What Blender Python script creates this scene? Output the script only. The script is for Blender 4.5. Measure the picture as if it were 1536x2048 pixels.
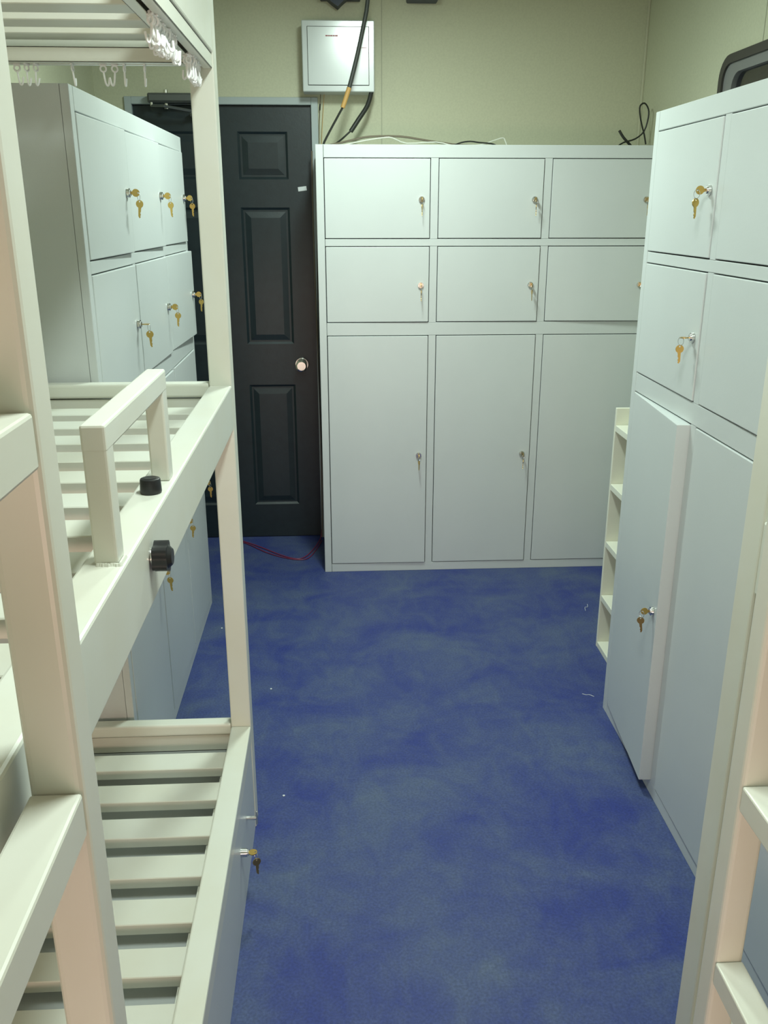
import bpy, bmesh, math, random
from mathutils import Vector, Matrix
R = math.radians
random.seed(7)
for o in list(bpy.data.objects): bpy.data.objects.remove(o)
S = bpy.context.scene
COL = S.collection

# ------------------------------------------------------------------ camera
cd = bpy.data.cameras.new('camera'); cam = bpy.data.objects.new('camera', cd); COL.objects.link(cam)
cam.location = (0, 0, 1.5507); cam.rotation_euler = (R(90-18.774), R(0.03), R(-3.056))
cd.sensor_fit = 'VERTICAL'; cd.sensor_height = 36; cd.lens = 36*1766.3/2048; cd.clip_start = .02
S.camera = cam
# ------------------------------------------------------------------ light, world, exposure
w = bpy.data.worlds.new('world'); S.world = w; w.use_nodes = True
w.node_tree.nodes['Background'].inputs[0].default_value = (.01, .012, .02, 1)
w.node_tree.nodes['Background'].inputs[1].default_value = .3
S.view_settings.view_transform = 'Standard'; S.view_settings.look = 'None'
S.view_settings.gamma = 1; S.view_settings.exposure = 0.15; S.view_settings.use_curve_mapping = False
def area(name, loc, rot, sx, sy, power, col, spread=180):
    l = bpy.data.lights.new(name, 'AREA'); l.shape = 'RECTANGLE'; l.size = sx; l.size_y = sy
    l.energy = power; l.color = col; l.spread = R(spread)
    o = bpy.data.objects.new(name, l); COL.objects.link(o); o.location = loc; o.rotation_euler = rot
    return o
area('far_ceiling_light', (.14, 2.90, 2.44), (0, 0, 0), .14, .5, 26, (.83, 1, .90))
area('near_ceiling_light', (.22, 1.0, 2.44), (0, 0, 0), .14, .6, 20, (.87, 1, .93))
area('warm_fill_light', (-.20, -1.6, .62), (R(90), 0, 0), 1.4, .6, 27, (1, .72, .60))  # added warm fill, low and unseen behind the camera, not a known fixture

# ------------------------------------------------------------------ materials
def mat(name, col, rough=.5, metal=0, spec=.5, noise=0, nscale=8, bump=0, bscale=300, col2=None):
    m = bpy.data.materials.new(name); m.use_nodes = True; nt = m.node_tree
    b = nt.nodes['Principled BSDF']
    b.inputs['Base Color'].default_value = (*col, 1); b.inputs['Roughness'].default_value = rough
    b.inputs['Metallic'].default_value = metal; b.inputs['Specular IOR Level'].default_value = spec
    tc = nt.nodes.new('ShaderNodeTexCoord')
    if noise:
        n = nt.nodes.new('ShaderNodeTexNoise'); n.inputs['Scale'].default_value = nscale; n.inputs['Detail'].default_value = 6
        nt.links.new(tc.outputs['Object'], n.inputs['Vector'])
        r = nt.nodes.new('ShaderNodeValToRGB'); c2 = col2 or tuple(c*(1-noise) for c in col)
        r.color_ramp.elements[0].position = .35; r.color_ramp.elements[0].color = (*c2, 1)
        r.color_ramp.elements[1].position = .62; r.color_ramp.elements[1].color = (*col, 1)
        nt.links.new(n.outputs['Fac'], r.inputs[0]); nt.links.new(r.outputs[0], b.inputs['Base Color'])
    if bump:
        n = nt.nodes.new('ShaderNodeTexNoise'); n.inputs['Scale'].default_value = bscale
        nt.links.new(tc.outputs['Object'], n.inputs['Vector'])
        bp = nt.nodes.new('ShaderNodeBump'); bp.inputs['Strength'].default_value = bump; bp.inputs['Distance'].default_value = .001
        nt.links.new(n.outputs['Fac'], bp.inputs['Height']); nt.links.new(bp.outputs[0], b.inputs['Normal'])
    return m
M = {}
M['locker'] = mat('locker_paint', (.62, .655, .65), .40, spec=.8, noise=.03, nscale=3, bump=.15, bscale=500)
M['bunk'] = mat('bunk_paint', (.74, .755, .68), .34, noise=.1, nscale=5, col2=(.71, .71, .61), bump=.12, bscale=60)
M['wall'] = mat('wall_panel', (.56, .56, .41), .6, noise=.06, nscale=120, bump=.2, bscale=250)
M['ceil'] = mat('ceiling_panel', (.55, .56, .47), .7)
M['seam'] = mat('seam_strip', (.40, .40, .30), .6)
M['corner'] = mat('corner_trim', (.55, .54, .40), .5)
M['door'] = mat('door_paint', (.013, .024, .030), .42, noise=.15, nscale=30, bump=.2, bscale=120)
M['jamb'] = mat('jamb_paint', (.40, .45, .46), .5)
M['dark'] = mat('dark_gap', (.02, .022, .022), .8)
M['chrome'] = mat('chrome', (.75, .75, .72), .18, 1)
M['brass'] = mat('brass', (.62, .42, .13), .30, 1)
M['wire'] = mat('key_ring_steel', (.6, .6, .58), .3, 1)
M['rubber'] = mat('black_plastic', (.012, .013, .015), .38)
M['plastic'] = mat('white_plastic', (.95, .95, .95), .35)
M['clear'] = mat('cream_plastic', (.75, .76, .66), .35)
M['box'] = mat('cabinet_enamel', (.56, .60, .60), .22, spec=1, noise=.04, nscale=4)
M['red'] = mat('red_ink', (.35, .08, .09), .6)
M['cable'] = mat('grey_black_cable', (.045, .05, .045), .5)
M['cable_black'] = mat('black_cable', (.02, .022, .018), .5)
M['cable_brown'] = mat('brown_wire', (.16, .13, .09), .5)
M['cable_white'] = mat('white_wire', (.75, .76, .68), .5)
M['cable_red'] = mat('red_wire', (.22, .03, .08), .5)
M['tape'] = mat('orange_tape', (.55, .32, .10), .5)
M['paper'] = mat('paper_label', (.75, .78, .80), .7)
M['steelbr'] = mat('dark_steel', (.05, .06, .08), .5, .3)
M['closer'] = mat('closer_grey', (.13, .14, .14), .4, .5)
M['rack'] = mat('rack_laminate', (.80, .80, .68), .45, noise=.03, nscale=8)
M['gasket'] = mat('window_gasket', (.05, .045, .038), .6)
M['sash'] = mat('window_sash', (.22, .22, .22), .45, .2)
M['curtain'] = mat('night_curtain', (.02, .012, .03), .9)
def glassm():
    m = bpy.data.materials.new('window_glass'); m.use_nodes = True; b = m.node_tree.nodes['Principled BSDF']
    b.inputs['Base Color'].default_value = (.6, .6, .65, 1); b.inputs['Roughness'].default_value = .05
    b.inputs['Transmission Weight'].default_value = 1; b.inputs['IOR'].default_value = 1.45
    return m
M['glass'] = glassm()
def floorm():
    m = bpy.data.materials.new('blue_vinyl'); m.use_nodes = True; nt = m.node_tree; b = nt.nodes['Principled BSDF']
    tc = nt.nodes.new('ShaderNodeTexCoord')
    def nz(scale, det, rough, sx=1, sy=1, dist=0):
        mp = nt.nodes.new('ShaderNodeMapping'); mp.inputs['Scale'].default_value = (sx, sy, 1)
        nt.links.new(tc.outputs['Object'], mp.inputs[0])
        n = nt.nodes.new('ShaderNodeTexNoise'); n.inputs['Scale'].default_value = scale; n.inputs['Detail'].default_value = det
        n.inputs['Roughness'].default_value = rough; n.inputs['Distortion'].default_value = dist
        nt.links.new(mp.outputs[0], n.inputs['Vector']); return n
    def ramp(n, p0, p1, c0, c1):
        r = nt.nodes.new('ShaderNodeValToRGB'); e = r.color_ramp.elements
        e[0].position = p0; e[0].color = (*c0, 1); e[1].position = p1; e[1].color = (*c1, 1)
        nt.links.new(n.outputs['Fac'], r.inputs[0]); return r
    n1 = nz(2.6, 9, .62, 1, 1.5, .6); n2 = nz(7, 8, .7, 1.4, .8, 1.0); n3 = nz(160, 3, .6)
    a = ramp(n1, .36, .68, (0, 0, 0), (1, 1, 1)); c = ramp(n2, .42, .74, (0, 0, 0), (1, 1, 1))
    ad = nt.nodes.new('ShaderNodeMath'); ad.operation = 'MULTIPLY_ADD'; ad.inputs[1].default_value = .45
    nt.links.new(c.outputs[0], ad.inputs[0]); 
    h = nt.nodes.new('ShaderNodeMath'); h.operation = 'MULTIPLY'; h.inputs[1].default_value = .72
    nt.links.new(a.outputs[0], h.inputs[0]); nt.links.new(h.outputs[0], ad.inputs[2])
    mx = nt.nodes.new('ShaderNodeMix'); mx.data_type = 'RGBA'
    mx.inputs[6].default_value = (.030, .046, .215, 1); mx.inputs[7].default_value = (.090, .120, .205, 1)
    nt.links.new(ad.outputs[0], mx.inputs[0])
    sp = ramp(n3, .35, .7, (.80, .80, .80), (1.2, 1.2, 1.2))
    mu = nt.nodes.new('ShaderNodeMix'); mu.data_type = 'RGBA'; mu.blend_type = 'MULTIPLY'; mu.inputs[0].default_value = 1
    nt.links.new(mx.outputs[2], mu.inputs[6]); nt.links.new(sp.outputs[0], mu.inputs[7])
    nt.links.new(mu.outputs[2], b.inputs['Base Color'])
    b.inputs['Roughness'].default_value = .55; b.inputs['Specular IOR Level'].default_value = .3
    return m
M['floor'] = floorm()

# ------------------------------------------------------------------ helpers
def tag(o, label=None, cat=None, group=None, kind=None):
    if label: o['label'] = label
    if cat: o['category'] = cat
    if group: o['group'] = group
    if kind: o['kind'] = kind
    return o
def empty(name, loc=(0, 0, 0), rz=0):
    o = bpy.data.objects.new(name, None); COL.objects.link(o); o.location = loc; o.rotation_euler = (0, 0, rz)
    o.empty_display_size = .05; return o
class MB:
    def __init__(s): s.bm = bmesh.new()
    def box(s, x0, x1, y0, y1, z0, z1, bev=0, seg=1):
        t = bmesh.new(); bmesh.ops.create_cube(t, size=1)
        bmesh.ops.scale(t, vec=(abs(x1-x0), abs(y1-y0), abs(z1-z0)), verts=t.verts)
        bmesh.ops.translate(t, vec=((x0+x1)/2, (y0+y1)/2, (z0+z1)/2), verts=t.verts)
        if bev: bmesh.ops.bevel(t, geom=t.edges[:], offset=bev, segments=seg, affect='EDGES', profile=.5)
        s.merge(t); return s
    def merge(s, t, mtx=None):
        if mtx: bmesh.ops.transform(t, matrix=mtx, verts=t.verts)
        me = bpy.data.meshes.new('t'); t.to_mesh(me); t.free(); s.bm.from_mesh(me); bpy.data.meshes.remove(me)
    def cyl(s, c, axis, r, h, r2=None, seg=24, bev=0):
        t = bmesh.new(); bmesh.ops.create_cone(t, cap_ends=True, segments=seg, radius1=r, radius2=r if r2 is None else r2, depth=h)
        if bev:
            e = [e for e in t.edges if abs(e.verts[0].co.z-e.verts[1].co.z) < 1e-6 and len(e.link_faces) == 2]
            bmesh.ops.bevel(t, geom=e, offset=bev, segments=2, affect='EDGES', profile=.5)
        q = Vector((0, 0, 1)).rotation_difference(Vector(axis))
        s.merge(t, Matrix.Translation(c) @ q.to_matrix().to_4x4()); return s
    def tube(s, pts, r, seg=8, closed=False, smooth=3):
        P = [Vector(p) for p in pts]
        if smooth and not closed and len(P) > 2:
            Q = []
            for i in range(len(P)-1):
                p0 = P[max(i-1, 0)]; p1 = P[i]; p2 = P[i+1]; p3 = P[min(i+2, len(P)-1)]
                for k in range(smooth):
                    u = k/smooth
                    Q.append(.5*((2*p1)+(-p0+p2)*u+(2*p0-5*p1+4*p2-p3)*u*u+(-p0+3*p1-3*p2+p3)*u**3))
            Q.append(P[-1]); P = Q
        n = len(P); rings = []; up = None
        for i in range(n):
            a = P[(i-1) % n] if closed else P[max(i-1, 0)]; b = P[(i+1) % n] if closed else P[min(i+1, n-1)]
            d = (b-a).normalized()
            if up is None: up = d.orthogonal().normalized()
            u = (up-d*up.dot(d)).normalized(); up = u; v = d.cross(u)
            rings.append([s.bm.verts.new(P[i]+(u*math.cos(2*math.pi*k/seg)+v*math.sin(2*math.pi*k/seg))*r) for k in range(seg)])
        for i in range(n if closed else n-1):
            A = rings[i]; B = rings[(i+1) % n]
            for k in range(seg): s.bm.faces.new((A[k], A[(k+1) % seg], B[(k+1) % seg], B[k]))
        if not closed: s.bm.faces.new(rings[0][::-1]); s.bm.faces.new(rings[-1])
        return s
    def prism(s, pts, axis, a0, a1):   # polygon pts (2d) in the plane normal to axis, extruded a0..a1
        def P(p, a): return {'x': (a, p[0], p[1]), 'y': (p[0], a, p[1]), 'z': (p[0], p[1], a)}[axis]
        A = [s.bm.verts.new(P(p, a0)) for p in pts]; B = [s.bm.verts.new(P(p, a1)) for p in pts]
        s.bm.faces.new(A); s.bm.faces.new(B[::-1]); n = len(pts)
        for i in range(n): s.bm.faces.new((A[i], B[i], B[(i+1) % n], A[(i+1) % n]))
        return s
    def build(s, name, m, parent=None, loc=None, rot=None, smooth=False):
        bmesh.ops.recalc_face_normals(s.bm, faces=s.bm.faces)
        me = bpy.data.meshes.new(name); s.bm.to_mesh(me); s.bm.free()
        if smooth:
            for p in me.polygons: p.use_smooth = True
            try: me.set_sharp_from_angle(angle=R(40))
            except Exception: pass
        me.materials.append(M[m]); o = bpy.data.objects.new(name, me); COL.objects.link(o)
        if parent: o.parent = parent
        if loc: o.location = loc
        if rot: o.rotation_euler = rot
        return o
def copy_tree(o, parent=None):
    c = o.copy(); COL.objects.link(c); c.parent = parent
    for ch in list(o.children): copy_tree(ch, c)
    return c
def struct(o): o['kind'] = 'structure'; return o

# ------------------------------------------------------------------ room shell
XL, XR, YW, YN, H = -1.01, 1.36, 4.19, -1.9, 2.5
struct(MB().box(XL-.1, XR+.1, YN-.1, YW+.1, -.05, 0).build('floor', 'floor'))
struct(MB().box(XL-.1, XR+.1, YN-.1, YW+.1, H, H+.08).build('ceiling', 'ceil'))
struct(MB().box(XL-.08, XL, YN, YW, 0, H).build('wall_left', 'wall'))
struct(MB().box(XL-.08, XR+.08, YN-.08, YN, 0, H).build('wall_near', 'wall'))
DX0, DX1, DZ = -.857, -.0925, 1.987
b = MB(); b.box(XL-.08, DX0-.03, YW, YW+.08, 0, H); b.box(DX1+.03, XR+.08, YW, YW+.08, 0, H); b.box(DX0-.03, DX1+.03, YW, YW+.08, DZ+.03, H)
struct(b.build('wall_back', 'wall'))
WY0, WY1, WZ0, WZ1 = 2.50, 3.335, 1.32, 2.055
b = MB(); b.box(XR, XR+.08, YN, WY0+.02, 0, H); b.box(XR, XR+.08, WY1-.02, YW, 0, H)
b.box(XR, XR+.08, WY0+.02, WY1-.02, 0, WZ0+.02); b.box(XR, XR+.08, WY0+.02, WY1-.02, WZ1-.02, H)
struct(b.build('wall_right', 'wall'))
struct(MB().box(.212, .216, YW-.0015, YW, 1.2, H).build('trim_1', 'seam'))
struct(MB().box(XR-.0015, XR, 3.045, 3.049, WZ1+.001, H).build('trim_2', 'seam'))
struct(MB().box(XR-.010, XR, YW-.010, YW, 0, H, .002).build('trim_3', 'corner'))

# window: rounded outer frame, inner sash, mullion, glass, curtain beyond the glass
def rrect(y0, y1, z0, z1, r, n=6):
    P = []
    for cy, cz, a0 in ((y1-r, z1-r, 0), (y0+r, z1-r, 90), (y0+r, z0+r, 180), (y1-r, z0+r, 270)):
        for k in range(n+1):
            a = R(a0+90*k/n); P.append((cy+r*math.cos(a), cz+r*math.sin(a)))
    return P
def ring(bm, o, i, x0, x1):
    n = len(o); V = {}
    for t, L in (('o', o), ('i', i)):
        for x in (x0, x1): V[t, x] = [bm.verts.new((x, p[0], p[1])) for p in L]
    for k in range(n):
        j = (k+1) % n
        for a, c in ((('o', x0), ('i', x0)), (('i', x0), ('i', x1)), (('i', x1), ('o', x1)), (('o', x1), ('o', x0))):
            bm.faces.new((V[a][k], V[a][j], V[c][j], V[c][k]))
win = empty('window_1', (XR, 2.92, WZ0)); struct(win)
b = MB(); ring(b.bm, rrect(WY0, WY1, WZ0, WZ1, .075), rrect(WY0+.028, WY1-.028, WZ0+.028, WZ1-.028, .055), XR-.014, XR+.03)
f = b.build('window_frame', 'gasket', smooth=True); 
b = MB(); ring(b.bm, rrect(WY0+.028, WY1-.028, WZ0+.028, WZ1-.028, .055), rrect(WY0+.095, WY1-.095, WZ0+.075, WZ1-.06, .05), XR-.006, XR+.028)
b.box(XR-.006, XR+.028, 2.895, 2.945, WZ0+.07, WZ1-.055)
g = b.build('window_sash', 'sash', smooth=True)
gl = MB().box(XR+.010, XR+.014, WY0+.09, WY1-.09, WZ0+.07, WZ1-.055).build('pane', 'glass')
b = MB(); P = []
for k in range(61): P.append((XR+.05+.006*math.sin(k*.9), WY0+.03+(WY1-WY0-.06)*k/60))
Q = [(x+.003, y) for x, y in reversed(P)]
b.prism(P+Q, 'z', WZ0+.03, WZ1-.03); cu = b.build('curtain', 'curtain', smooth=True)
for o in (f, g, gl, cu): o.parent = win; o.matrix_parent_inverse = Matrix.Translation((-XR, -2.92, -WZ0))

# door with moulded panels
door = empty('door_1', (DX0, YW, 0)); struct(door)
fr = MB(); fr.box(-.03, 0, -.012, .08, 0, DZ+.03, .002); fr.box(DX1-DX0, DX1-DX0+.03, -.012, .08, 0, DZ+.03, .002); fr.box(0, DX1-DX0, -.012, .08, DZ, DZ+.03, .002)
fr.build('door_frame', 'jamb', door)
W = DX1-DX0; cxd = -.474-DX0
bm = MB(); t = bm.bm
xs = [0, -.749-DX0+.0, -.531-DX0, -.417-DX0, -.199-DX0, W]; zs = [.004, .172, .771, .963, 1.569, 1.687, 1.882, DZ-.003]
Yf = .012
def quad(a, b_, c, d): t.faces.new([t.verts.new(p) for p in (a, b_, c, d)])
for i in range(5):
    for j in range(7):
        x0, x1, z0, z1 = xs[i], xs[i+1], zs[j], zs[j+1]
        if i in (1, 3) and j in (1, 3, 5):
            steps = [(0, 0), (.010, .007), (.018, .007), (.044, .001), (.048, .001)]
            for k in range(len(steps)-1):
                (a, da), (c, dc) = steps[k], steps[k+1]
                o4 = [(x0+a, z0+a), (x1-a, z0+a), (x1-a, z1-a), (x0+a, z1-a)]; i4 = [(x0+c, z0+c), (x1-c, z0+c), (x1-c, z1-c), (x0+c, z1-c)]
                for q in range(4):
                    r_ = (q+1) % 4
                    quad((o4[q][0], Yf+da, o4[q][1]), (o4[r_][0], Yf+da, o4[r_][1]), (i4[r_][0], Yf+dc, i4[r_][1]), (i4[q][0], Yf+dc, i4[q][1]))
            c = steps[-1][0]
            quad((x0+c, Yf+.001, z0+c), (x1-c, Yf+.001, z0+c), (x1-c, Yf+.001, z1-c), (x0+c, Yf+.001, z1-c))
        else: quad((x0, Yf, z0), (x1, Yf, z0), (x1, Yf, z1), (x0, Yf, z1))
bmesh.ops.remove_doubles(t, verts=t.verts, dist=1e-5)
bm.box(0, W, Yf+.0125, Yf+.045, .004, DZ-.003)
bm.build('door_leaf', 'door', door)
k = MB(); k.cyl((W-.073, Yf-.004, .868), (0, -1, 0), .033, .008, .030, 28); k.cyl((W-.073, Yf-.025, .868), (0, -1, 0), .012, .04)
k.cyl((W-.073, Yf-.05, .868), (0, -1, 0), .018, .022, .027, 28, .003); k.cyl((W-.073, Yf-.0635, .868), (0, -1, 0), .027, .006, .020, 28)
k.cyl((W-.073, Yf-.068, .868), (0, -1, 0), .008, .004)
k.build('door_handle', 'chrome', door, smooth=True)
lb = MB().box(-.019, .019, -.001, 0, -.009, .009).build('door_sticker', 'paper', door, (-.140-DX0, Yf, 1.648), (0, R(-7), 0))

cl = empty('door_closer', (-.777, YW-.012, 1.987)); tag(cl, 'grey metal door closer with folded arm above the dark door', 'door closer')
MB().box(0, .27, -.055, 0, .000, .038, .004).box(.006, .26, -.062, -.055, .006, .032, .002).build('body', 'closer', cl)
MB().cyl((.075, -.035, .044), (0, 0, 1), .010, .014).build('spindle', 'chrome', cl)
MB().cyl((.075, -.035, -.012), (0, 0, 1), .009, .022).build('spindle', 'chrome', cl)
MB().cyl((.018, -.06, -.008), (0, 0, 1), .006, .016).build('pivot_pin', 'chrome', cl)
MB().tube([(.018, -.062, -.014), (.075, -.10, -.018), (.185, -.07, -.034), (.20, -.03, -.040)], .006, 6, smooth=0).build('arm', 'closer', cl)
MB().box(.17, .23, -.03, .018, -.052, -.030, .002).build('bracket', 'closer', cl)

# electrical box and the things at the top of the wall
eb = empty('electrical_box', (.0285, YW, 2.028)); tag(eb, 'pale grey steel electrical box mounted on the back wall above the dark door', 'electrical box')
b = MB(); b.box(-.150, .150, -.105, 0, 0, .268, .003); b.build('housing', 'box', eb)
MB().box(-.128, .128, -.1065, -.1048, .024, .245).build('door_gap', 'dark', eb)
MB().box(-.1262, .1262, -.110, -.1065, .0258, .2432, .001).build('door', 'box', eb)
b = MB(); x = -.052
for wd in (.010, .007, .010, .008, .011):
    b.box(x, x+wd, -.1105, -.110, .207, .2115); x += wd+.0012
b.build('red_marking', 'red', eb)
MB().box(.075, .118, -.1105, -.110, .165, .1668).build('faded_marking', 'red', eb)
br = MB(); br.box(-.043, .124, 4.10, YW, 2.383, 2.44, .003); br.prism([(-.015, 2.384), (.068, 2.384), (.045, 2.366), (.03, 2.352), (.008, 2.366)], 'y', 4.12, YW)
tag(br.build('cable_bracket', 'steelbr'), 'dark steel bracket with a pointed lower edge above the electrical box', 'bracket')
tag(MB().box(.317, .446, 4.10, YW, 2.379, 2.46, .004).build('junction_box', 'steelbr'), 'dark rectangular box high on the back wall, right of the hanging cable', 'junction box')

# ------------------------------------------------------------------ lockers
PIT, LW, LD = .4545, 1.3935, .462
ZR = [(1.4465, 1.752), (1.1145, 1.419), (.038, 1.062)]
def make_locker(name, label, origin, rz, ang, skip=()):
    r = empty(name, origin, rz); tag(r, label, 'locker')
    c = MB()
    c.box(0, .030, 0, .02, 0, 1.8, .0012); c.box(LW-.03, LW, 0, .02, 0, 1.8, .0012)
    c.box(0, .001, .018, LD, 0, 1.8); c.box(LW-.001, LW, .018, LD, 0, 1.8)
    c.box(.001, LW-.001, .006, LD, 1.798, 1.8); c.box(.001, LW-.001, LD-.002, LD, 0, 1.798); c.box(.001, LW-.001, .02, LD, .02, .024)
    c.build('carcass', 'locker', r)
    f = MB(); g = .0014
    f.box(.03+g, LW-.03-g, 0, .02, 1.752, 1.8, .0012)
    for z0, z1 in ((1.419, 1.4465), (1.062, 1.1145), (0.0, .038)): f.box(.03+g, LW-.03-g, 0.0004, .02, z0, z1, .0012)
    for n in (1, 2):
        xc = .015+PIT*n
        for z0, z1 in ZR: f.box(xc-.015, xc+.015, 0.0002, .02, z0+.0006, z1-.0006)
    f.build('front_frame', 'locker', r)
    d = MB()
    for n in (1, 2): d.box(.015+PIT*n-.004, .015+PIT*n+.004, .02, LD-.004, .026, 1.75)
    for z in (1.43, 1.088): d.box(.002, LW-.002, .021, LD-.004, z-.004, z+.004)
    d.build('partition', 'locker', r)
    for n in range(3):
        for j, (z0, z1) in enumerate(ZR):
            x0 = .015+PIT*n+.015+.003; wd = PIT-.03-.006
            an = ang.get((n, j), .35)
            m = MB().box(0, wd, -.0015, .034 if an > 4 else .020, z0+.003, z1-.003, .0018, 2)
            dd = m.build('door', 'locker', r, (x0, 0, 0), (0, 0, -R(an)))
            zl = {0: 1.597, 1: 1.265, 2: .545}[j]
            l = MB(); l.cyl((0, -.004, 0), (0, -1, 0), .0125, .006, .0115, 24); l.cyl((0, -.008, 0), (0, -1, 0), .0075, .004)
            l.build('lock', 'chrome', dd, (wd-.033, -.0015, zl), smooth=True)
    return r
def lock_world(origin, rz, n, j, ang):
    x0 = .015+PIT*n+.018; a = R(ang.get((n, j), .35)); wd = PIT-.036
    lx = x0+(wd-.033)*math.cos(a)-.0115*math.sin(a)*1; ly = -(wd-.033)*math.sin(a)-.0115*math.cos(a)
    z = {0: 1.597, 1: 1.265, 2: .545}[j]
    v = Matrix.Rotation(rz, 3, 'Z') @ Vector((lx, ly, z)); return v+Vector(origin), rz-a

# one key set: key in the lock, ring, second key hanging
def key_mesh(name, parent, flat='x'):
    t = bmesh.new(); n = 22; ro, ri = .0097, .0020; off = .0060
    def V(r, c, k, x): return t.verts.new((x, c+r*math.cos(2*math.pi*k/n), r*math.sin(2*math.pi*k/n)))
    R4 = {}
    for x in (-.001, .001): R4['o', x] = [V(ro, 0, k, x) for k in range(n)]; R4['i', x] = [V(ri, -off, k, x) for k in range(n)]
    for k in range(n):
        j = (k+1) % n
        for a, c in ((('o', -.001), ('i', -.001)), (('i', -.001), ('i', .001)), (('i', .001), ('o', .001)), (('o', .001), ('o', -.001))):
            t.faces.new((R4[a][k], R4[a][j], R4[c][j], R4[c][k]))
    b = MB(); b.merge(t); return b
def key_blade(b, L):
    b.prism([(.009, .0034), (.009+L*.8, .0034), (.009+L, .0005), (.009+L*.93, -.0024), (.009+L*.80, -.0012), (.009+L*.66, -.0030), (.009+L*.5, -.0012), (.009+L*.36, -.0032), (.012, -.0034), (.009, -.0045)], 'x', -.0009, .0009)
    return b
def make_keys(rot_bow=0):
    r = empty('key_set')
    k = key_blade(key_mesh('key', r), .006)     # shank end stays in the lock
    k.build('inserted_key', 'brass', r, (0, -.0125, 0), (0, R(rot_bow), 0))
    rad = .0095; P = []
    for q in range(16):
        a = 2*math.pi*q/16; P.append((rad*.85*math.sin(a)*.75, rad*.5*math.sin(a), -rad+rad*math.cos(a)))
    MB().tube(P, .0007, 6, closed=True).build('key_ring', 'wire', r, (0, -.0190, .001))
    k2 = key_blade(key_mesh('key', r), .026)
    k2.build('hanging_key', 'brass', r, (0, -.0200, -.0270), (R(-90), 0, R(12)))
    return r
KEY_A = make_keys(0); KEY_B = make_keys(90)
used = {'a': False, 'b': False}
def place_keys(loc, rz, label, turned=False, spin=0):
    k_ = 'b' if turned else 'a'; src = KEY_B if turned else KEY_A
    o = src if not used[k_] else copy_tree(src)
    used[k_] = True; o.location = loc; o.rotation_euler = (0, 0, rz+R(spin))
    for c in o.children:
        if c.name.startswith('hanging_key'): c.rotation_euler = (R(-90+random.uniform(-7, 7)), 0, R(random.uniform(-25, 25)))
    tag(o, label, 'keys', 'key pairs hanging in the locks'); return o

BO, BR, BA = (-.0695, 3.7237, 0), 0, {(2, 1): 2.4, (0, 0): .2, (0, 1): .5, (0, 2): .7, (1, 1): .5}
RO, RR, RA = (.857, 2.5139, 0), -math.pi/2, {(0, 2): 4.2, (0, 0): .2, (0, 1): .3, (1, 0): .2}
LO, LR, LA = (-.5395, 2.024, 0), math.pi/2, {(0, 0): 1.1, (1, 0): 1.2, (2, 0): .8, (0, 1): .8, (1, 1): .8, (2, 1): 2.2, (0, 2): .6}
make_locker('steel_locker', 'wide light grey nine-door steel locker standing against the back wall beside the dark door', BO, BR, BA)
make_locker('steel_locker', 'light grey nine-door steel locker under the window on the right, its tall far door ajar', RO, RR, RA)
make_locker('steel_locker', 'light grey nine-door steel locker on the left between the bunk bed and the dark door', LO, LR, LA)
rown = {0: 'top row', 1: 'middle row', 2: 'bottom row'}
def keysfor(O, RZ, A, n, j, text, turned=False, spin=0):
    p, a = lock_world(O, RZ, n, j, A); place_keys(p, a, text, turned, spin)
for j in range(3):
    keysfor(BO, BR, BA, 0, j, 'small keys in the lock of the back locker, %s, door nearest the dark door' % rown[j])
    keysfor(BO, BR, BA, 1, j, 'small keys in the lock of the back locker, %s, centre door' % rown[j], spin=6)
    if j < 2: keysfor(BO, BR, BA, 2, j, 'half-hidden keys in the back locker, %s, third door behind the right locker' % rown[j])
keysfor(RO, RR, RA, 0, 0, 'brass key pair hanging in the top row of the right locker')
keysfor(RO, RR, RA, 0, 1, 'single visible key on a wire ring in the middle row of the right locker', True)
keysfor(RO, RR, RA, 0, 2, 'brass key pair in the tall ajar lower door of the right locker')
fn = {0: 'nearest column', 1: 'middle column', 2: 'farthest column'}
for j in range(3):
    for n in range(3):
        keysfor(LO, LR, LA, n, j, 'brass key pair in the left locker, %s, %s' % (rown[j], fn[n]), (n, j) == (0, 1))

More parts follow.
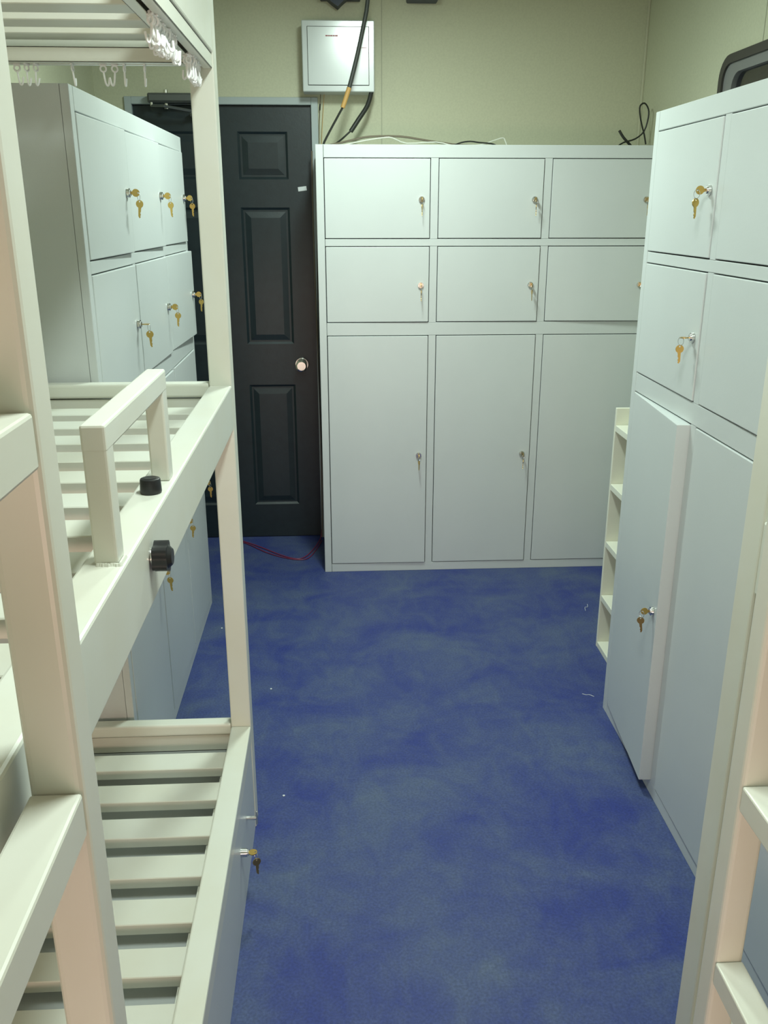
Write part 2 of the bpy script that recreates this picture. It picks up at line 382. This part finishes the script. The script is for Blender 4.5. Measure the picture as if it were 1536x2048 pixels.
# ------------------------------------------------------------------ bunk beds
SL = .125
def make_bunk(name, label, s, X0, YF, full):
    YB0 = YF-2.0; D = .755
    r = empty(name, (X0, YF, 0)); tag(r, label, 'bunk bed')
    def bx(m, u0, u1, y0, y1, z0, z1, bev=.003, seg=2):
        a, c = sorted((s*u0, s*u1)); m.box(a, c, y0, y1, z0, z1, bev, seg); return m
    P = .050
    # two posts at each end, cut by the long side rails at the aisle like the welded frame
    for u in (0, D-P):
        for y in (-0.0, -2.0+.0):
            m = MB(); bx(m, u, u+P, y, y+P, 0, 2.28); m.build('post', 'bunk', r)
    for nm, z0, z1 in (('low', .262, .310), ('mid', 1.084, 1.184), ('top', 1.850, 1.945)):
        for u in (0, D-P):
            m = MB(); bx(m, u+(.0005 if u == 0 else 0), u+P, -2.0+P, 0, z0, z1, .0035); m.build('side_rail', 'bunk', r)
        for y, sg in ((0, -1), (-2.0+P, 1)):
            m = MB(); bx(m, P, D-P, min(y+.0, y+.0)+(0.005 if y == 0 else -.04), (y+.04 if y == 0 else y-.005), z1-.028, z1+.004, .006, 3)
            yy = y+.012 if y == 0 else y-.03
            bx(m, P, D-P, yy, yy+.018, z0 if nm != 'low' else z0-.03, z1-.031, .001)
            m.build('end_beam', 'bunk', r)
        zt = {'low': .258, 'mid': 1.143, 'top': 1.890}[nm]
        m = MB()
        for k in range(15):
            y = -.102-SL*k
            bx(m, P, D-P, y, y+.068, zt-.025, zt, .0015, 1)
        for u in (P, D-P-.02): bx(m, u, u+.02, -1.95, -.004, zt-.031, zt-.0255, 0)
        m.build('slat_deck', 'bunk', r)
    # storage box under the lowest deck
    m = MB(); bx(m, .003, .02, -1.955, .04, .0, .261, .001)
    bx(m, .02, D-.01, -1.95, .035, .195, .205, 0); bx(m, .02, D-.01, .002, .035, .005, .195, 0); bx(m, P, D-P, .012, .03, .195, .235, 0)
    m.build('storage_front', 'locker', r)
    if full:
        for yy, L in ((1.672-YF, 0), (1.80-YF, 1)):
            l = MB(); c = (-.0, yy, .167)
            if L: l.cyl((s*-.009, yy, .162), (-s, 0, 0), .005, .024); l.box(-s*.019, -s*.0245, yy-.002, yy+.002, .143, .181, .001)
            else: l.cyl((s*-.004+.0, yy, .167), (-s, 0, 0), .0105, .014, .0095, 24); l.cyl((s*-.012, yy, .167), (-s, 0, 0), .0075, .006)
            l.build('lock', 'chrome', r, smooth=True)
        h = MB(); y0, y1 = .912-YF, 1.262-YF; z0, z1 = 1.184, 1.341; u0, u1 = .0075, .0345
        bx(h, u0, u1, y0, y1, z1-.030, z1, .003); bx(h, u0+.0003, u1-.0003, y0+.0003, y0+.030, z0, z1-.004, .0028); bx(h, u0+.0003, u1-.0003, y1-.030, y1-.0003, z0, z1-.004, .0028)
        h.build('guard_handle', 'bunk', r)
        wd = MB()
        for q in range(9):
            a = .006+.003*q; wd.cyl((s*a, y0-.001+random.uniform(-.002, .001), z0+.001), (0, 0, 1), .0035, .004, .0015, 8)
            wd.cyl((s*.006, y0+.003*q, z0+.001), (0, 0, 1), .0035, .004, .0015, 8)
        wd.build('weld_bead', 'bunk', r, smooth=True)
        c = MB(); c.cyl((s*.024, 1.178-YF, 1.184+.0105), (0, 0, 1), .0150, .021, .0138, 32, .0022); c.cyl((s*.024, 1.178-YF, 1.2052), (0, 0, 1), .0085, .0006, .0085)
        c.build('rubber_cap', 'rubber', r, smooth=True)
        kn = MB(); t = []; n = 60
        for q in range(n):
            a = 2*math.pi*q/n; rr = .0185+.0022*math.cos(5*a+.6); t.append((1.04-YF+rr*math.cos(a), 1.143+rr*math.sin(a)))
        x1 = -s*.021; x0 = -s*.003; kn.prism(t, 'x', min(x0, x1), max(x0, x1))
        kn.cyl((-s*.0235, 1.04-YF, 1.143), (-s, 0, 0), .015, .005, .010, 28)
        kn.build('adjusting_knob', 'rubber', r, smooth=True)
        w_ = MB(); w_.cyl((-s*.0015, 1.04-YF, 1.143), (-s, 0, 0), .012, .003); w_.build('washer', 'chrome', r, smooth=True)
    # curtain track: C channel with a slot, along the aisle and across the far end
    tr = MB()
    def chan(a0, a1, along, c):
        hw, t_ = .022, .0025; z0, z1 = 1.822, 1.849; sl = .004
        for (p0, p1, q0, q1) in ((-hw, -hw+t_, z0, z1), (hw-t_, hw, z0, z1), (-hw, hw, z1-t_, z1), (-hw, -sl, z0, z0+t_), (sl, hw, z0, z0+t_)):
            if along == 'y': tr.box(c+p0, c+p1, a0, a1, q0, q1, .0008)
            else: tr.box(a0, a1, c+p0, c+p1, q0, q1, .0008)
    chan(-1.9, -.001, 'y', s*.0255); chan(min(s*.05, s*(D-.05)), max(s*.05, s*(D-.05)), 'x', -.045)
    tr.build('curtain_track', 'bunk', r)
    return r
make_bunk('bunk_bed', 'white steel three-tier bunk bed with slatted decks filling the left side', -1, -.235, 1.972, True)
make_bunk('bunk_bed', 'white steel bunk bed at the right edge, its post standing beside the right locker', 1, .530, 1.017, False)

def make_ladder(label, s, X0, yf, t, gap):
    r = empty('bunk_ladder', (X0, yf, 0)); tag(r, label, 'ladder')
    L = .36
    for y in (-t, -L):
        m = MB(); a, c = sorted((0, s*t)); m.box(a, c, y, y+t, .0, 2.0, .0055, 3); m.build('ladder_rail', 'bunk', r)
    for k in range(6):
        zt = 1.1606+.2745*(k-4) if k < 8 else 0
        m = MB(); a, c = sorted((s*.0006, s*(t-.0006))); m.box(a, c, -L+t, -t, zt-.036, zt, .0025, 2); m.build('rung', 'bunk', r)
    hk = MB()
    for y in (-t*.5, -L+t*.5):
        a, c = sorted((s*t, s*(t+gap))); hk.box(a, c, y-.012, y+.012, 1.90, 1.93)
    hk.build('hook', 'bunk', r)
    return r
make_ladder('white square-tube ladder in the left foreground hung on the left bunk bed', -1, -.185, .578, .038, .0105)
make_ladder('white square-tube ladder at the right edge in front of the right bunk bed', 1, .485, .927, .038, .0060)

# ------------------------------------------------------------------ keys on the bunk storage
place_keys((-.2235, 1.672, .167), math.pi/2, 'brass key pair in the storage lock under the left bunk bed', True)

# ------------------------------------------------------------------ shelf rack behind the right locker
rk = empty('shoe_rack', (.957, 2.95, 0)); tag(rk, 'low cream open rack with five shelves between the back locker and the right locker', 'rack')
y0 = -.42
for y in (-.012, y0): MB().box(0, .385, y, y+.012, 0, .912, .0015).build('side_panel', 'rack', rk)
for z in (.852, .640, .424, .212, .022): MB().box(.001, .385, y0+.0125, -.0125, z-.022, z, .0012).build('shelf', 'rack', rk)
MB().box(.386, .392, y0+.001, -.001, .001, .91).build('back_panel', 'rack', rk)

# ------------------------------------------------------------------ curtain hooks
def make_hook():
    r = MB(); r.box(-.007, .007, -.002, .002, -.003, .000, .0005)
    P = [(.0055*math.cos(a), 0, -.0085+.0055*math.sin(a)) for a in [2*math.pi*k/14 for k in range(14)]]
    r.tube(P, .0018, 6, closed=True)
    r.tube([(0, 0, -.013), (.001, 0, -.024), (.0025, 0, -.034), (.005, 0, -.038), (.008, 0, -.036), (.0105, 0, -.024)], .0019, 6)
    r.box(-.003, .003, -.0015, .0015, 0, .004)
    o = r.build('curtain_hook', 'plastic', smooth=True); return o
hk = make_hook(); first = True
def place_hook(loc, rz, label, group, m=None, tilt=0):
    global first
    o = hk if first else hk.copy()
    if not first: COL.objects.link(o)
    first = False
    o.location = loc; o.rotation_euler = (R(random.uniform(-6, 6)), R(tilt), rz); tag(o, label, 'curtain hook', group)
    return o
ytr = 1.972-.045
pos = ['leftmost', 'second from the left', 'third from the left', 'fourth from the left', 'first of three close together', 'middle one of three close together', 'last of three close together', 'rightmost and turned edge-on']
for i, (px, rz, ti) in enumerate(((-.607, 0, 0), (-.588, 60, 8), (-.570, 60, 10), (-.502, 85, 6), (-.443, 10, 0), (-.421, 200, 0), (-.402, 85, 4), (-.363, 90, 0))):
    place_hook((px, ytr, 1.8225), R(rz), 'cream curtain hook on the bed-end track, %s' % pos[i], 'hooks on the end track', tilt=ti)
for i in range(40):
    place_hook((-.2605+random.uniform(-.004, .004), 1.45+.0053*i, 1.8215), R(random.uniform(0, 360)), 'white curtain hook bunched in the nearer cluster on the upper side track', 'nearer cluster of white curtain hooks', tilt=random.uniform(-16, 16))
for i in range(22):
    place_hook((-.2605+random.uniform(-.004, .004), 1.80+.0055*i, 1.8215), R(random.uniform(0, 360)), 'white curtain hook bunched in the farther cluster beside the bed post', 'farther cluster of white curtain hooks', tilt=random.uniform(-16, 16))

# ------------------------------------------------------------------ cables
c = empty('hanging_cable', (.147, 3.95, 2.342)); tag(c, 'dark sheathed cable with orange tape hanging in front of the electrical box', 'cable')
def rel(P, o): return [tuple(p[i]-o[i] for i in range(3)) for p in P]
O = (.147, 3.95, 2.342)
MB().tube(rel([(.150, 3.95, 2.5), (.147, 3.95, 2.342), (.126, 3.95, 2.237), (.099, 3.95, 2.129), (.068, 3.95, 2.022)], O), .0085, 10).build('sheath', 'cable', c, smooth=True)
MB().tube(rel([(.070, 3.95, 2.028), (.056, 3.95, 1.99), (.042, 3.95, 1.953)], O), .0095, 10).build('tape_wrap', 'tape', c, smooth=True)
MB().tube(rel([(.043, 3.95, 1.956), (.018, 3.95, 1.915), (-.008, 3.95, 1.872), (-.036, 3.94, 1.822), (-.040, 3.93, 1.802)], O), .0045, 8).build('inner_wire', 'cable_black', c, smooth=True)
c = empty('hanging_cable', (.168, 4.10, 2.03)); tag(c, 'short black cable running from the bottom of the electrical box down to the back locker', 'cable')
O = (.168, 4.10, 2.03)
MB().tube(rel([(.166, 4.10, 2.03), (.148, 4.08, 1.975), (.110, 4.06, 1.92), (.076, 4.05, 1.872)], O), .0095, 10).build('sheath', 'cable_black', c, smooth=True)
MB().tube(rel([(.082, 4.05, 1.880), (.062, 4.04, 1.862), (.035, 4.02, 1.838), (-.005, 3.95, 1.806)], O), .0038, 8).build('inner_wire', 'cable_black', c, smooth=True)
def wire(name, label, pts, r, m, group=None): return tag(MB().tube(pts, r, 6).build(name, m, smooth=True), label, 'wire', group)
wire('thin_wire', 'thin brown wire under the electrical box, nearer the door corner', [(-.050, 4.175, 2.03), (-.053, 4.172, 1.98), (-.058, 4.165, 1.9), (-.060, 4.16, 1.806)], .0016, 'cable_brown')
wire('thin_wire', 'thin tan wire under the electrical box, nearer the hanging cables', [(-.034, 4.175, 2.03), (-.042, 4.17, 1.94), (-.048, 4.165, 1.86), (-.050, 4.16, 1.804)], .0012, 'tape')
wire('wire_clip', 'small dark connector on the thin wire under the electrical box', [(-.0525, 4.170, 1.99), (-.0545, 4.169, 1.965)], .0034, 'cable_black')
wire('brown_cable', 'brown cable lying along the top of the back locker', [(-.02, 3.86, 1.806), (.02, 3.9, 1.815), (.08, 3.9, 1.828), (.152, 3.9, 1.841), (.275, 3.9, 1.842), (.377, 3.9, 1.828), (.48, 3.9, 1.814), (.57, 3.9, 1.808), (.75, 3.92, 1.806)], .004, 'cable_brown')
wire('white_cable', 'thin white wire looped on top of the back locker', [(.03, 3.86, 1.804), (.12, 3.86, 1.822), (.2, 3.86, 1.834), (.24, 3.86, 1.834), (.3, 3.88, 1.815), (.42, 3.88, 1.82), (.5, 3.88, 1.806), (.60, 3.88, 1.810), (.655, 3.89, 1.826), (.697, 3.9, 1.838), (.708, 3.9, 1.826), (.716, 3.9, 1.806)], .0022, 'cable_white')
wire('loose_wire', 'black loose wire end on the middle of the back locker top', [(.49, 3.84, 1.806), (.52, 3.84, 1.816), (.555, 3.84, 1.820), (.59, 3.84, 1.816), (.64, 3.84, 1.812), (.66, 3.84, 1.805)], .003, 'cable_black')
wire('black_cable', 'stiff black cable bent in a loop on the right end of the back locker', [(1.195, 3.97, 1.808), (1.228, 3.98, 1.828), (1.282, 4.0, 1.843), (1.318, 4.0, 1.874), (1.331, 4.0, 1.927), (1.328, 4.0, 1.960), (1.310, 4.0, 1.982), (1.292, 4.0, 1.971), (1.294, 4.0, 1.94), (1.305, 4.0, 1.90), (1.320, 4.0, 1.86), (1.330, 4.0, 1.822)], .0035, 'cable_black')
wire('black_cable', 'short thick black cable stub sticking up at the right end of the back locker', [(1.211, 4.0, 1.876), (1.232, 4.0, 1.848), (1.262, 4.0, 1.820), (1.275, 4.0, 1.804)], .0055, 'cable_black')
for i, (dx, m, lab) in enumerate(((0, 'cable_brown', 'brown wire in the gap beside the back locker, nearest the dark door'), (.014, 'cable_black', 'dark wire in the gap between the dark door and back locker, middle one'), (.024, 'cable_brown', 'brown wire in the gap beside the dark door, nearest the back locker'))):
    P = [(-.088+dx*.8+.006*math.sin(3.1*z+i*2), 4.13-.01*i, z) for z in [1.8, 1.6, 1.4, 1.2, 1.0, .8, .6, .4, .2, .02]]
    wire('wall_wire', lab, P, .0035, m)
wire('red_cable', 'thin red cable lying in a curve on the blue floor before the dark door', [(-.55, 4.17, .006), (-.476, 4.13, .004), (-.38, 4.04, .004), (-.287, 3.94, .004), (-.213, 3.885, .004), (-.17, 3.90, .004), (-.13, 4.0, .004), (-.098, 4.14, .006), (-.09, 4.15, .05)], .0026, 'cable_red')
wire('red_cable', 'second thin red cable beside the first on the blue floor before the dark door', [(-.55, 4.15, .006), (-.46, 4.10, .004), (-.36, 3.98, .004), (-.27, 3.905, .004), (-.20, 3.872, .004), (-.15, 3.89, .004), (-.115, 4.0, .004), (-.09, 4.12, .006)], .0022, 'cable_red')

# ------------------------------------------------------------------ litter on the floor
wire('floor_litter', 'thin white thread on the blue floor beside the cream rack', [(1.000, 3.25, .002), (1.006, 3.28, .003), (1.018, 3.285, .002), (1.024, 3.31, .003)], .0008, 'paper')
wire('floor_litter', 'curled pale thread on the blue floor by the corner of the right locker', [(.812, 2.60, .002), (.822, 2.590, .003), (.834, 2.592, .002), (.846, 2.578, .003)], .0008, 'paper')
for lab, x, y in (('white paper crumb on the blue floor right of the left bunk post, halfway down', -.245, 2.69), ('white paper crumb on the floor beside the left locker', -.47, 3.17), ('white paper crumb on the floor near the end of the left bunk', -.17, 2.10)):
    m = MB(); m.box(-.003, .003, -.003, .003, 0, .003, .001)
    tag(m.build('paper_crumb', 'paper', loc=(x, y, 0), rot=(0, 0, R(30))), lab, 'crumb')
